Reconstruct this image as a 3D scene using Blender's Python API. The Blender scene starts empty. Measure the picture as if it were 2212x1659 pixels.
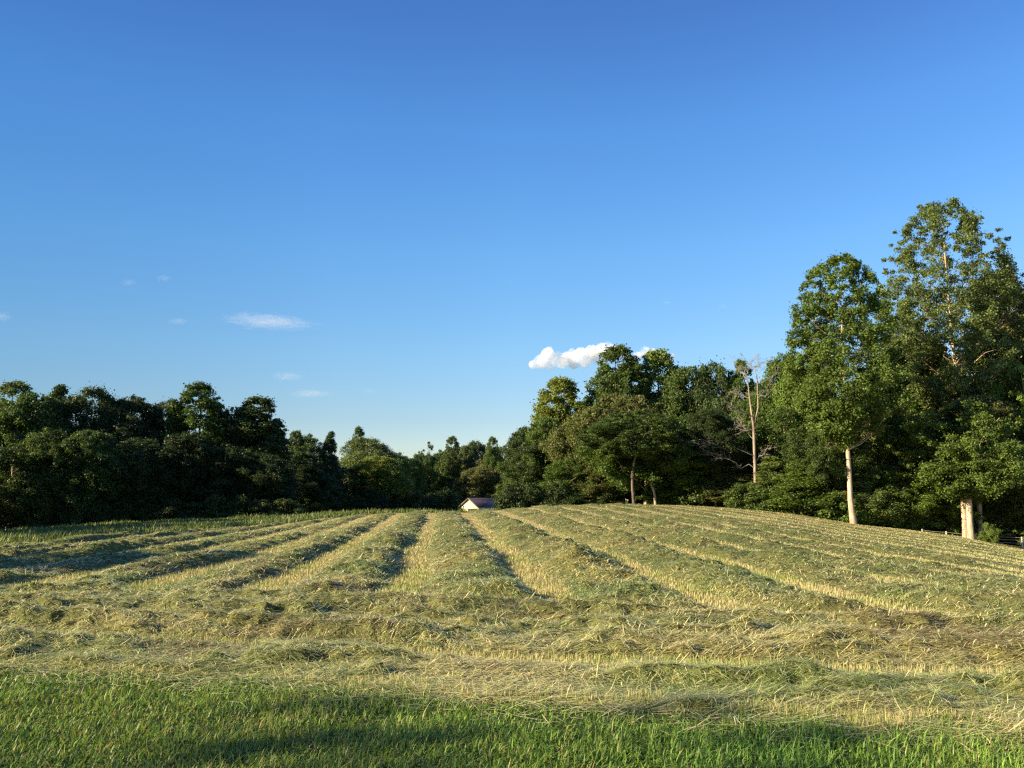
import bpy, math, random
import numpy as np
S = bpy.context.scene
COL = S.collection
R = math.radians
# ------------------------------------------------------------------ camera
F, CX, CY, HOR, EYE = 796.0, 512.0, 384.0, 498.0, 1.65
PITCH = math.atan((HOR - CY) / F)
cam_d = bpy.data.cameras.new("camera"); cam = bpy.data.objects.new("camera", cam_d); COL.objects.link(cam)
cam_d.sensor_width = 36.0; cam_d.lens = 36.0 * F / 1024.0
cam_d.clip_start = 0.1; cam_d.clip_end = 20000
cam.location = (0, 0, EYE); cam.rotation_euler = (math.pi / 2 + PITCH, 0, 0)
S.camera = cam
# ------------------------------------------------------------------ light
SUN_EL, SUN_AZ = 23.0, math.degrees(math.atan2(-1.0, -0.30))     # azimuth from +Y towards +X
w = bpy.data.worlds.new("World"); S.world = w; w.use_nodes = True
nt = w.node_tree; nt.nodes.clear()
sky = nt.nodes.new('ShaderNodeTexSky'); sky.sky_type = 'NISHITA'; sky.sun_disc = False
sky.sun_elevation = R(SUN_EL); sky.sun_rotation = R(SUN_AZ)
sky.altitude = 300; sky.air_density = 1.0; sky.dust_density = 0.3; sky.ozone_density = 2.5
bg = nt.nodes.new('ShaderNodeBackground'); 
hs = nt.nodes.new('ShaderNodeHueSaturation'); hs.inputs['Saturation'].default_value = 1.32
wo = nt.nodes.new('ShaderNodeOutputWorld')
gtc = nt.nodes.new('ShaderNodeTexCoord'); gsp = nt.nodes.new('ShaderNodeSeparateXYZ'); grp = nt.nodes.new('ShaderNodeValToRGB')
gmx = nt.nodes.new('ShaderNodeMix'); gmx.data_type = 'RGBA'; gmx.blend_type = 'MULTIPLY'; gmx.inputs[0].default_value = 1; gmx.clamp_result = False
nt.links.new(gtc.outputs['Generated'], gsp.inputs[0]); nt.links.new(gsp.outputs[2], grp.inputs[0])
for i_, (p_, c_) in enumerate(((.02, (.45, .40, .40)), (.095, (.515, .436, .42)), (.18, (.685, .57, .52)), (.30, (.85, .675, .63)), (.435, (.92, .68, .69)), (.55, (.90, .555, .63)), (1., (.85, .5, .6)))):
    e_ = grp.color_ramp.elements[i_] if i_ < 2 else grp.color_ramp.elements.new(p_)
    e_.position = p_; e_.color = (*c_, 1)
nt.links.new(sky.outputs[0], hs.inputs['Color']); nt.links.new(hs.outputs[0], gmx.inputs[6]); nt.links.new(grp.outputs[0], gmx.inputs[7])
bg.inputs[1].default_value = 0.145;
grx = nt.nodes.new('ShaderNodeValToRGB'); gmy = nt.nodes.new('ShaderNodeMix'); gmy.data_type = 'RGBA'; gmy.blend_type = 'MULTIPLY'; gmy.inputs[0].default_value = 1
gmr = nt.nodes.new('ShaderNodeMapRange'); gmr.inputs['From Min'].default_value = -.6; gmr.inputs['From Max'].default_value = .6
for i_, (p_, c_) in enumerate(((0., (.52, .62, .68)), (.5, (1, 1, 1)), (.32, (.90, .93, .95)), (1., (1, .92, .93)))):
    e_ = grx.color_ramp.elements[i_] if i_ < 2 else grx.color_ramp.elements.new(p_)
    e_.position = p_; e_.color = (*c_, 1)
nt.links.new(gsp.outputs[0], gmr.inputs[0]); nt.links.new(gmr.outputs[0], grx.inputs[0]); nt.links.new(gmx.outputs[2], gmy.inputs[6]); nt.links.new(grx.outputs[0], gmy.inputs[7])
nt.links.new(gmy.outputs[2], bg.inputs[0]); nt.links.new(bg.outputs[0], wo.inputs[0])
sd = bpy.data.lights.new("sun", 'SUN'); sun = bpy.data.objects.new("sun", sd); COL.objects.link(sun)
sd.energy = 5.0; sd.angle = R(0.5); sd.color = (1.0, 0.82, 0.55)
az, el = R(SUN_AZ), R(SUN_EL)
import mathutils
sv = mathutils.Vector((math.sin(az) * math.cos(el), math.cos(az) * math.cos(el), math.sin(el)))
sun.rotation_euler = sv.to_track_quat('Z', 'Y').to_euler()
S.view_settings.view_transform = 'Standard'; S.view_settings.look = 'None'
S.view_settings.exposure = 1.4; S.view_settings.gamma = 1.0
S.cycles.max_bounces = 6; S.cycles.transparent_max_bounces = 8; S.cycles.volume_bounces = 4
S.cycles.diffuse_bounces = 3; S.cycles.use_denoising = False; S.cycles.filter_width = 1.3; S.cycles.denoising_prefilter = 'ACCURATE'; S.cycles.denoising_input_passes = 'RGB_ALBEDO_NORMAL'

# ------------------------------------------------------------------ helpers
rng = np.random.default_rng(7)
def tag(o, label=None, cat=None, group=None, kind=None):
    if label: o['label'] = label
    if cat: o['category'] = cat
    if group: o['group'] = group
    if kind: o['kind'] = kind
    return o
def ray(px, py):
    u = -(py - CY)
    return np.array([px - CX, F * math.cos(PITCH) - u * math.sin(PITCH), F * math.sin(PITCH) + u * math.cos(PITCH)])
def at(px, py, Y):
    r = ray(px, py); return np.array([r[0] / r[1] * Y, Y, EYE + r[2] / r[1] * Y])
def dpt(xd, yd, Y): return at(xd * 1024 / 2212, yd * 1024 / 2212, Y)
def hash2(ix, iy, seed):
    h = (ix.astype(np.int64) * 374761393 + iy.astype(np.int64) * 668265263 + seed * 1442695041) & 0xFFFFFFFF
    h = ((h ^ (h >> 13)) * 1274126177) & 0xFFFFFFFF
    return ((h ^ (h >> 16)) & 0xFFFFFF) / float(0xFFFFFF)
def vn(x, y, seed=0):
    x = np.asarray(x, float); y = np.asarray(y, float)
    ix, iy = np.floor(x), np.floor(y); fx, fy = x - ix, y - iy
    fx = fx * fx * (3 - 2 * fx); fy = fy * fy * (3 - 2 * fy)
    a = hash2(ix, iy, seed); b = hash2(ix + 1, iy, seed); c = hash2(ix, iy + 1, seed); d = hash2(ix + 1, iy + 1, seed)
    return a + (b - a) * fx + (c - a) * fy + (a - b - c + d) * fx * fy
def fbm(x, y, seed=0, o=3):
    s = 0; a = .5; t = 0
    for i in range(o):
        s = s + a * vn(x * 2 ** i, y * 2 ** i, seed + i * 17); t += a; a *= .5
    return s / t
def sst(a, b, x):
    t = np.clip((x - a) / (b - a), 0, 1); return t * t * (3 - 2 * t)
def mesh_np(name, V, Q, mat, parent=None, attrs=None, smooth=False, loc=None):
    V = np.ascontiguousarray(V, np.float32); Q = np.ascontiguousarray(Q, np.int32)
    me = bpy.data.meshes.new(name); k = Q.shape[1]
    me.vertices.add(len(V)); me.vertices.foreach_set('co', V.ravel())
    me.loops.add(Q.size); me.loops.foreach_set('vertex_index', Q.ravel())
    me.polygons.add(len(Q)); me.polygons.foreach_set('loop_start', np.arange(0, Q.size, k, dtype=np.int32))
    if smooth: me.polygons.foreach_set('use_smooth', np.ones(len(Q), bool))
    me.update(calc_edges=True)
    for an, arr in (attrs or {}).items():
        arr = np.asarray(arr, np.float32)
        if arr.ndim == 1:
            a = me.attributes.new(an, 'FLOAT', 'POINT'); a.data.foreach_set('value', arr)
        else:
            a = me.attributes.new(an, 'FLOAT_COLOR', 'POINT')
            a.data.foreach_set('color', np.concatenate([arr, np.ones((len(arr), 1), np.float32)], 1).ravel())
    me.materials.append(mat)
    o = bpy.data.objects.new(name, me); COL.objects.link(o)
    if loc is not None: o.location = loc
    if parent: o.parent = parent
    return o
def empty(name, loc):
    o = bpy.data.objects.new(name, None); COL.objects.link(o); o.location = tuple(map(float, loc)); o.empty_display_size = .3
    return o

# ------------------------------------------------------------------ materials
def new_mat(name):
    m = bpy.data.materials.new(name); m.use_nodes = True; m.node_tree.nodes.clear(); return m, m.node_tree
def N(t, ty, **kw):
    n = t.nodes.new(ty)
    for k, v in kw.items(): setattr(n, k, v)
    return n
def leaf_shader(t, colsock, trans=.3, rough=.55, spec=.25, tr_tint=(1.1, 1.15, .5, 1)):
    p = N(t, 'ShaderNodeBsdfPrincipled'); p.inputs['Roughness'].default_value = rough; p.inputs['Specular IOR Level'].default_value = spec
    tr = N(t, 'ShaderNodeBsdfTranslucent'); mx = N(t, 'ShaderNodeMixShader'); mx.inputs[0].default_value = trans
    mc = N(t, 'ShaderNodeMix', data_type='RGBA', blend_type='MULTIPLY'); mc.inputs[0].default_value = 1; mc.inputs[7].default_value = tr_tint
    o = N(t, 'ShaderNodeOutputMaterial')
    t.links.new(colsock, p.inputs['Base Color']); t.links.new(colsock, mc.inputs[6]); t.links.new(mc.outputs[2], tr.inputs[0])
    t.links.new(p.outputs[0], mx.inputs[1]); t.links.new(tr.outputs[0], mx.inputs[2]); t.links.new(mx.outputs[0], o.inputs[0])
def attr_mat(name, trans, rough=.6, spec=.2):
    m, t = new_mat(name); a = N(t, 'ShaderNodeAttribute', attribute_name='tint'); leaf_shader(t, a.outputs['Color'], trans, rough, spec); return m
M_blade = attr_mat('grass_blade', .35, .45, .3)
M_straw = attr_mat('straw', .18, .5, .3)
def mk_leaf():
    m, t = new_mat('foliage')
    oi = N(t, 'ShaderNodeObjectInfo'); a = N(t, 'ShaderNodeAttribute', attribute_name='vary')
    mr = N(t, 'ShaderNodeMapRange'); mr.inputs['To Min'].default_value = .55; mr.inputs['To Max'].default_value = 1.5
    t.links.new(a.outputs['Fac'], mr.inputs[0])
    vm = N(t, 'ShaderNodeVectorMath', operation='SCALE'); t.links.new(oi.outputs['Color'], vm.inputs[0]); t.links.new(mr.outputs[0], vm.inputs['Scale'])
    leaf_shader(t, vm.outputs[0], .36, .5, .3); return m
M_leaf = mk_leaf()
def mk_bark(name, c1, c2, sc=6):
    m, t = new_mat(name); tc = N(t, 'ShaderNodeTexCoord'); mp = N(t, 'ShaderNodeMapping'); mp.inputs['Scale'].default_value = (sc, sc, sc * .25)
    n = N(t, 'ShaderNodeTexNoise'); n.inputs['Scale'].default_value = 1; n.inputs['Detail'].default_value = 6
    cr = N(t, 'ShaderNodeValToRGB'); cr.color_ramp.elements[0].color = (*c1, 1); cr.color_ramp.elements[1].color = (*c2, 1)
    cr.color_ramp.elements[0].position = .35; cr.color_ramp.elements[1].position = .65
    p = N(t, 'ShaderNodeBsdfPrincipled'); p.inputs['Roughness'].default_value = .9; p.inputs['Specular IOR Level'].default_value = .1
    b = N(t, 'ShaderNodeBump'); b.inputs['Strength'].default_value = .6; b.inputs['Distance'].default_value = .05
    o = N(t, 'ShaderNodeOutputMaterial'); L = t.links.new
    L(tc.outputs['Object'], mp.inputs[0]); L(mp.outputs[0], n.inputs[0]); L(n.outputs[0], cr.inputs[0]); L(cr.outputs[0], p.inputs['Base Color'])
    L(n.outputs[0], b.inputs['Height']); L(b.outputs[0], p.inputs['Normal']); L(p.outputs[0], o.inputs[0]); return m
M_bark = mk_bark('bark_brown', (.07, .05, .035), (.20, .15, .11))
M_bark_pale = mk_bark('bark_pale', (.30, .22, .145), (.60, .47, .34), 4)
M_bark_dead = mk_bark('bark_dead', (.17, .12, .09), (.38, .31, .24), 3)
M_bark_grey = mk_bark('bark_grey', (.20, .17, .14), (.36, .32, .27), 3)
def simple(name, c, rough=.7, spec=.3, metal=0, noise=.12, sc=4):
    m, t = new_mat(name); tc = N(t, 'ShaderNodeTexCoord'); n = N(t, 'ShaderNodeTexNoise'); n.inputs['Scale'].default_value = sc; n.inputs['Detail'].default_value = 5
    mr = N(t, 'ShaderNodeMapRange'); mr.inputs['To Min'].default_value = 1 - noise; mr.inputs['To Max'].default_value = 1 + noise
    vm = N(t, 'ShaderNodeVectorMath', operation='SCALE'); vm.inputs[0].default_value = c
    p = N(t, 'ShaderNodeBsdfPrincipled'); p.inputs['Roughness'].default_value = rough; p.inputs['Specular IOR Level'].default_value = spec; p.inputs['Metallic'].default_value = metal
    o = N(t, 'ShaderNodeOutputMaterial'); L = t.links.new
    L(tc.outputs['Object'], n.inputs[0]); L(n.outputs[0], mr.inputs[0]); L(mr.outputs[0], vm.inputs['Scale']); L(vm.outputs[0], p.inputs['Base Color']); L(p.outputs[0], o.inputs[0]); return m
def tinted_ground(name, sc=30, bump=.03):
    m, t = new_mat(name); a = N(t, 'ShaderNodeAttribute', attribute_name='tint')
    tc = N(t, 'ShaderNodeTexCoord'); n = N(t, 'ShaderNodeTexNoise'); n.inputs['Scale'].default_value = sc; n.inputs['Detail'].default_value = 8; n.inputs['Roughness'].default_value = .7
    mr = N(t, 'ShaderNodeMapRange'); mr.inputs['From Min'].default_value = .3; mr.inputs['From Max'].default_value = .7; mr.inputs['To Min'].default_value = .6; mr.inputs['To Max'].default_value = 1.35
    vm = N(t, 'ShaderNodeVectorMath', operation='SCALE')
    p = N(t, 'ShaderNodeBsdfPrincipled'); p.inputs['Roughness'].default_value = .95; p.inputs['Specular IOR Level'].default_value = .05
    b = N(t, 'ShaderNodeBump'); b.inputs['Strength'].default_value = .8; b.inputs['Distance'].default_value = bump
    o = N(t, 'ShaderNodeOutputMaterial'); L = t.links.new
    L(tc.outputs['Object'], n.inputs[0]); L(n.outputs[0], mr.inputs[0]); L(mr.outputs[0], vm.inputs['Scale']); L(a.outputs['Color'], vm.inputs[0])
    L(vm.outputs[0], p.inputs['Base Color']); L(n.outputs[0], b.inputs['Height']); L(b.outputs[0], p.inputs['Normal']); L(p.outputs[0], o.inputs[0]); return m
M_ground = tinted_ground('field_soil'); M_hay = tinted_ground('hay_bed', 22, .05)

# ------------------------------------------------------------------ terrain
_px = np.arange(-700, 1701, 4.0)
def _tab(pts):
    xs, ys = zip(*pts); v = np.interp(_px, xs, ys)
    k = np.exp(-.5 * (np.arange(-16, 17) / 6.) ** 2); k /= k.sum()
    return np.convolve(np.pad(v, 16, mode='edge'), k, 'valid')
T_D = _tab([(-400, 70), (0, 82), (139, 86), (278, 86), (370, 78), (430, 70), (512, 68), (648, 80), (717, 82), (787, 80), (851, 78), (930, 77), (1024, 76), (1400, 76)])
T_Y = _tab([(-400, 552), (0, 534), (139, 523), (278, 518), (370, 512), (430, 510), (459, 512.5), (497, 508.5), (555, 503.5), (648, 503), (717, 506), (787, 512), (851, 523), (930, 531), (972, 538), (1024, 550), (1200, 580), (1700, 600)])
T_K = _tab([(-400, .005), (0, .01), (278, .02), (400, .04), (512, .042), (600, .035), (700, .02), (1024, .03), (1700, .03)])
def gz(x, y):
    x = np.asarray(x, float); y = np.asarray(y, float)
    ys = np.maximum(y, 1.0)
    px = np.clip(CX + x / ys * F, -690, 1690)
    D = np.interp(px, _px, T_D); Yi = np.interp(px, _px, T_Y); K = np.interp(px, _px, T_K)
    zs = EYE + (HOR - Yi) / F * D
    t = np.clip((y - 9) / (D - 9), 0, 1)
    wgt = sst(9, 24, y)
    z = -.14 * sst(5, 12, y) * (1 - t) + zs * t ** 1.3 * wgt
    z = z + (zs - z) * 0
    dd = y - D
    far = K * ((dd + np.sqrt(dd * dd + 64)) / 2)
    far = 9 * (1 - np.exp(-far / 9))
    z = z - far * sst(30, 60, y)
    z += .05 * (fbm(x * .12, y * .12, 5) - .5) * sst(10, 30, y) * 2
    return z
# windrow layout -------------------------------------------------------
NX, NY = .235, .972                       # normal of the headland strips
ROW_S, ROW_W = -.088, 2.65
def layout(x, y):
    """hay thickness, lane (bare stubble) weight, lawn weight"""
    wob = (fbm(x * .35, y * .35, 11) - .5) * .5
    wob2 = (fbm(x * 2.1, y * 2.1, 13) - .5) * 3
    u = x * NX + y * NY + wob * .5
    lawn = 1 - sst(-.12, .12, u - 6.85 + .07 * np.clip(x, -9, 5) + (fbm(x * 1.5, y * 1.5, 3) - .5) * .75 + (fbm(x * 5, y * 5, 4) - .5) * .5)
    # main rows
    vv = (x + 2.3 - ROW_S * (y - 18) + wob * .7) / ROW_W
    fr = vv - np.floor(vv)
    d = np.minimum(fr, 1 - fr) * ROW_W + (fbm(x * 1.8, y * 1.3, 15) - .5) * .16
    rid = np.floor(vv)
    hw = .15 + .12 * hash2(rid + 50, rid * 0 + 3, 2)
    right = sst(14, 30, x)
    hw = hw * (1 + .35 * sst(5, 16, x))
    lane_m = 1 - sst(hw, hw + .2, d)
    prof = sst(hw - .02, hw + .6, d) * (.75 + .25 * np.cos((fr - .62) * 2 * math.pi))
    lump = .2 + 1.0 * fbm(x * .55 + rid * 7, y * .3, 21) ** 1.25 + .30 * sst(.35, .95, fbm(x * 1.5 + rid * 3 + 1.2 * wob2, y * 1.0 + wob2, 23)) - .10
    amp = (.42 - .29 * sst(4, 18, x)) * (1 - .35 * sst(30, 60, y)) * (.75 + .5 * hash2(rid + 9, rid * 0 + 1, 6))
    t_m = prof * amp * lump
    # headland strips
    strips = ((8.75, .20), (11.1, .18), (13.15, .16))
    dh = np.full_like(u, 9.); hwh = np.full_like(u, .1)
    for c, h in strips:
        dd = np.abs(u - c - (fbm(x * .25, y * 0 + c, 40) - .5) * .5); m = dd < dh; dh = np.where(m, dd, dh); hwh = np.where(m, h, hwh)
    gap = sst(.56, .70, fbm(x * .45, u * .4, 77, 2))
    gap = np.where(np.abs(u - 8.75) < .8, gap * .12, gap)
    lane_h = (1 - sst(hwh, hwh + .2, dh)) * (1 - gap)
    t_h = ((.55 * sst(hwh, hwh + .14, dh) + .45 * sst(hwh, hwh + .6, dh)) * (1 - gap) + gap) * (.05 + .13 * fbm(x * .5, u * .9, 31) ** 1.5 + .06 * sst(7.2, 9, u) + .13 * sst(.42, .75, fbm(x * .8 + wob2 * .4, u * 2.3 + wob2 * .6, 33, 2)))
    t_h *= .5 + .5 * sst(6.9, 8.2, u)
    t_m = t_m + .34 * np.exp(-((x - 1.45) ** 2 / .10 + (y - 19.2) ** 2 / .18))
    mw = sst(13.1, 13.8, u)
    th = t_h * (1 - mw) + t_m * mw; lane = lane_h * (1 - mw) + lane_m * mw
    # unmown strip near the left wood, and field edges
    px = CX + x / np.maximum(y, 1) * F
    D = np.interp(px, _px, T_D)
    edge = 1 - sst(-6, -2, y - D - 6 * sst(380, 500, px) - 3)
    left = 1 - sst(-.5, 2.5, (-x - 20.) - (y - 50) * (-.28) + 2 * (fbm(x * .2, y * .2, 9) - .5))
    left = np.where(x > -8, 1., left)
    k = (1 - lawn) * left * edge
    return th * k, lane * k, lawn, k
def hay_h(x, y):
    th, lane, lawn, k = layout(x, y)
    fine = ((fbm(x * 2.2, y * 2.2, 51) - .5) * .15 + (fbm(x * 6, y * 6, 61, 2) - .5) * .09) * (1 - .4 * sst(25, 60, y))
    return th + (fine) * sst(.03, .15, th), lane, lawn, k

def grid_frustum(b0, b1, nb, y0, y1, ny):
    b = np.linspace(b0, b1, nb); y = y0 * (y1 / y0) ** np.linspace(0, 1, ny)
    B, Y = np.meshgrid(b, y); return B * (Y + 5.5), Y
def grid_quads(ny, nx):
    i = np.arange(ny * nx).reshape(ny, nx)
    return np.stack([i[:-1, :-1], i[:-1, 1:], i[1:, 1:], i[1:, :-1]], -1).reshape(-1, 4)
# ground sheet: warped world grid, dense in front of the camera
def warp(n, near, far, p=3.0):
    t = np.linspace(-1, 1, n); return np.sign(t) * (near * np.abs(t) + (far - near) * np.abs(t) ** p)
gx = warp(501, 60, 3000, 9); gy = np.concatenate([-np.array([3000, 1200, 500, 200, 90, 40, 20, 10.]), np.linspace(-4, 130, 400), 130 * (3200 / 130) ** (np.linspace(0, 1, 70)[1:])])
GX, GY = np.meshgrid(gx, gy); GX, GY = GX.ravel(), GY.ravel()
GZ = gz(GX, GY)
th, lane, lawn, k = layout(GX, GY)
n1 = fbm(GX * .5, GY * .5, 91)[:, None]; n2 = fbm(GX * 1.7, GY * 1.7, 92)[:, None]
c_lane = np.array([.36, .28, .13]) * (1 - n1 * .5) + np.array([.20, .22, .055]) * n1 * .5
c_lawn = np.array([.035, .060, .014]); c_mead = np.array([.060, .085, .025])
c = c_lane * k[:, None] + (1 - k[:, None]) * (lawn[:, None] * c_lawn + (1 - lawn[:, None]) * c_mead)
c = c * (.75 + .5 * n2)
g = mesh_np('ground', np.stack([GX, GY, GZ], 1), grid_quads(len(gy), len(gx)), M_ground, attrs={'tint': c}, smooth=True)
tag(g, kind='structure')
# ------------------------------------------------------------------ hay
def field_colour(x, y, n):
    """base colour of cut grass: green, straw and brown patches"""
    g_ = fbm(x * .55, y * .55, 120); b_ = fbm(x * .4 + 9, y * .4, 121); r_ = rng.random(n)
    u = x * NX + y * NY
    green = np.clip(.26 + 1.8 * (g_ - .5) + .34 * sst(12, 17, u) , 0, 1)
    brown = np.clip((b_ - .56) * 5, 0, .6) * (1 - .6 * sst(14, 22, u))
    straw = np.array([.63, .55, .25]); gr = np.array([.21, .29, .09]); br = np.array([.26, .19, .095]); pale = np.array([.74, .69, .38]); gg = np.array([.45, .49, .16])
    sel = rng.random(n); C = np.where((sel < green * .8)[:, None], gr, np.where((sel < green * .8 + .3)[:, None], gg, straw))
    C = np.where((rng.random(n) < brown)[:, None], br, C); C = np.where((rng.random(n) < .10)[:, None], pale, C)
    return C * (.35 + 1.2 * r_)[:, None]
HX, HY = grid_frustum(-.95, .95, 760, 5.0, 100, 620)
HX, HY = HX.ravel(), HY.ravel()
hh, hl, hlawn, hk = hay_h(HX, HY)
HZ = gz(HX, HY) + hh - .035
n2 = fbm(HX * .55, HY * .55, 120)[:, None]; n3 = fbm(HX * 3, HY * 3, 124)[:, None]
hc = (np.array([.20, .175, .07]) * (1 - n2) + np.array([.10, .13, .04]) * n2) * (.5 + .8 * n3)  # bed coloured dark for the shade in gaps under the straws
q = grid_quads(620, 760)
keep = hh[q].max(1) > .004
hV = [np.stack([HX, HY, HZ], 1)]; hQ = [q[keep]]; hC = [hc]

def blades(P, phi, L, W, pitch, curve, C, roll=None):
    """P base (n,3); phi heading; L length; pitch start elevation; curve bend downward. 6 verts, 2 quads"""
    n = len(P)
    d1 = np.stack([np.cos(phi) * np.cos(pitch), np.sin(phi) * np.cos(pitch), np.sin(pitch)], 1)
    p2 = pitch - curve
    d2 = np.stack([np.cos(phi) * np.cos(p2), np.sin(phi) * np.cos(p2), np.sin(p2)], 1)
    ps = phi + math.pi / 2 if roll is None else phi + math.pi / 2 + roll
    s = np.stack([np.cos(ps), np.sin(ps), 0 * ps], 1) * (W / 2)[:, None]
    A = P; B = P + d1 * (L * .5)[:, None]; Cc = B + d2 * (L * .5)[:, None]
    V = np.stack([A - s * .8, A + s * .8, B - s, B + s, Cc - s * .18, Cc + s * .18], 1).reshape(-1, 3)
    b = (np.arange(n) * 6)[:, None]
    Q = np.concatenate([b + np.array([0, 1, 3, 2]), b + np.array([2, 3, 5, 4])], 1).reshape(-1, 4)
    return V, Q, np.repeat(C, 6, 0)
def sample_field(n, y0, y1, bmax=.78, pw=-1.0):
    """positions with density falling as 1/Y^2 (even on screen)"""
    r_ = rng.random(n); iy = 1 / y0 + (1 / y1 - 1 / y0) * r_; y = 1 / iy
    x = (rng.random(n) * 2 - 1) * (.70 * y + 3.2)
    return x, y
def add_straws(n, y0, y1, lsc=1, wk=.00095):
    x, y = sample_field(n, y0, y1)
    hh_, lane_, lawn_, k_ = hay_h(x, y)
    e_ = .05; gx_ = (hay_h(x + e_, y)[0] - hh_) / e_; gy_ = (hay_h(x, y + e_)[0] - hh_) / e_
    sl = np.hypot(gx_, gy_)
    m = (hh_ > .02) & (rng.random(n) < .6 + .6 * sl); x, y, hh_, gx_, gy_ = x[m], y[m], hh_[m], gx_[m], gy_[m]; n = len(x)
    z = gz(x, y) + hh_ - .035 + rng.random(n) ** 2 * .05 - .01
    u = x * NX + y * NY
    # loose alignment with swath
    al = fbm(x * .8, y * .8, 140, 2) * 4 * math.pi
    base = np.where(u < 13, -.24, math.pi / 2 + .09)
    phi = np.where(rng.random(n) < .48, base + (rng.random(n) - .5) * 1.8 + (al - 2 * math.pi) * .25, rng.random(n) * 2 * math.pi)
    phi = phi + math.pi * (rng.random(n) < .5)
    L = (.06 + .22 * rng.random(n) ** 2.0) * lsc * (1 + .3 * sst(20, 60, y)); W = np.maximum(.0048, y * wk) * (.6 + .6 * rng.random(n))
    follow = np.clip(gx_ * np.cos(phi) + gy_ * np.sin(phi), -.45, .45) * .45 * (1 - sst(14, 25, y))
    pitch = follow + rng.normal(.05, .13, n) + .45 * (rng.random(n) < .005 * (1 - sst(9, 16, y))); curve = rng.normal(.12, .2, n)
    C = field_colour(x, y, n)
    v, q_, c_ = blades(np.stack([x, y, z], 1), phi, L, W, pitch, curve, C)
    return v, q_, c_
off = len(hV[0])
def edge_straws(n):
    x = (rng.random(n) * 2 - 1) * 9.; u = 6.75 - np.abs(rng.normal(0, .28, n)) + .25 - .07 * x - .6 * (rng.random(n) < .05); y = (u - x * NX) / NY
    return blades(np.stack([x, y, gz(x, y) + .012 + .03 * rng.random(n)], 1), -.24 + rng.normal(0, .8, n), .1 + .25 * rng.random(n), .005 + .003 * rng.random(n), rng.normal(0, .12, n), rng.normal(.1, .2, n), field_colour(x, y, n))
v, q_, c_ = edge_straws(12000); hV.append(v); hQ.append(q_ + off); hC.append(c_); off += len(v)
for args in ((700000, 5.0, 14.5, 1, .00085), (440000, 14, 34, 1.1, .0009), (420000, 33, 95, .95, .0009)):
    v, q_, c_ = add_straws(*args); hV.append(v); hQ.append(q_ + off); hC.append(c_); off += len(v)
nbed = len(hQ[0])
hay = mesh_np('mown_hay', np.concatenate(hV), np.concatenate(hQ), M_hay, attrs={'tint': np.concatenate(hC)})
hay.data.materials.append(M_straw)
mi = np.ones(sum(map(len, hQ)), np.int32); mi[:nbed] = 0
hay.data.polygons.foreach_set('material_index', mi)
tag(hay, 'cut grass drying in long lumpy windrows across the field', 'hay', kind='stuff')
# stubble in the lanes
def stubble(n, y0, y1, wk):
    x, y = sample_field(n, y0, y1)
    hh_, lane_, lawn_, k_ = hay_h(x, y)
    m = (hh_ < .05) & (k_ > .4); x, y = x[m], y[m]; n = len(x)
    z = gz(x, y) - .01
    C = np.where(rng.random(n)[:, None] < .78, np.array([.46, .39, .19]), np.array([.30, .34, .09])) * (.7 + .6 * rng.random(n))[:, None]
    g_ = fbm(x * .5, y * .5, 150); C = np.where((rng.random(n) < (g_ - .45) * 2)[:, None], np.array([.24, .31, .07]), C)
    return blades(np.stack([x, y, z], 1), rng.random(n) * 6.28, (.05 + .06 * rng.random(n)) * (1 - .45 * sst(18, 50, y)), np.maximum(.005, y * wk) * (.7 + .6 * rng.random(n)), rng.normal(1.35, .2, n), rng.normal(0, .15, n), C)
sV, sQ, sC = [], [], []; off = 0
for a in ((400000, 5, 16, .0009), (300000, 15, 90, .00065)):
    v, q_, c_ = stubble(*a); sV.append(v); sQ.append(q_ + off); sC.append(c_); off += len(v)
st = mesh_np('stubble', np.concatenate(sV), np.concatenate(sQ), M_straw, attrs={'tint': np.concatenate(sC)})
tag(st, 'short pale stubble in the bare lanes between hay rows', 'stubble', kind='stuff')
# lawn
def lawn_grass(n):
    iy = 1 / 3.2 + (1 / 9.5 - 1 / 3.2) * rng.random(n); y = 1 / iy; x = (rng.random(n) * 2 - 1) * (.70 * y + 3.0)
    th_, lane_, lw, k_ = layout(x, y)
    m = rng.random(n) < lw; x, y = x[m], y[m]; n = len(x)
    cl = fbm(x * 2.4, y * 2.4, 160); big = fbm(x * .6, y * .6, 161)
    L = (.03 + .058 * rng.random(n)) * (.35 + 1.3 * cl) * (1 + .35 * sst(.5, 3, x)); tall = rng.random(n) < .015; L = np.where(tall, L * 1.9, L)
    dry = (rng.random(n) < .05 + .25 * np.clip((big - .5) * 2, 0, 1) + .14 * (1 - sst(-3, 1.5, x)))
    C = np.array([.105, .215, .034]) * (1 - big[:, None] * .7) + np.array([.24, .33, .055]) * big[:, None] * .7
    C = C * (.45 + 1.1 * rng.random(n))[:, None] * (.7 + .6 * fbm(x * 1.3, y * 1.3, 163))[:, None]; C = np.where(dry[:, None], np.array([.34, .32, .10]) * (.6 + .6 * rng.random(n))[:, None], C)
    pit = np.clip(rng.normal(.9, .42, n), .08, 1.57)
    return blades(np.stack([x, y, gz(x, y) - .008], 1), rng.random(n) * 6.28, L, (.0045 + .006 * rng.random(n) ** 2) * (y / 5) ** .5, pit, np.abs(rng.normal(.7, .5, n)), C)
v, q_, c_ = lawn_grass(400000)
lw = mesh_np('lawn_grass', v, q_, M_blade, attrs={'tint': c_}); tag(lw, 'bright green lawn grass in front of the mown field', 'grass', kind='stuff')
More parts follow.
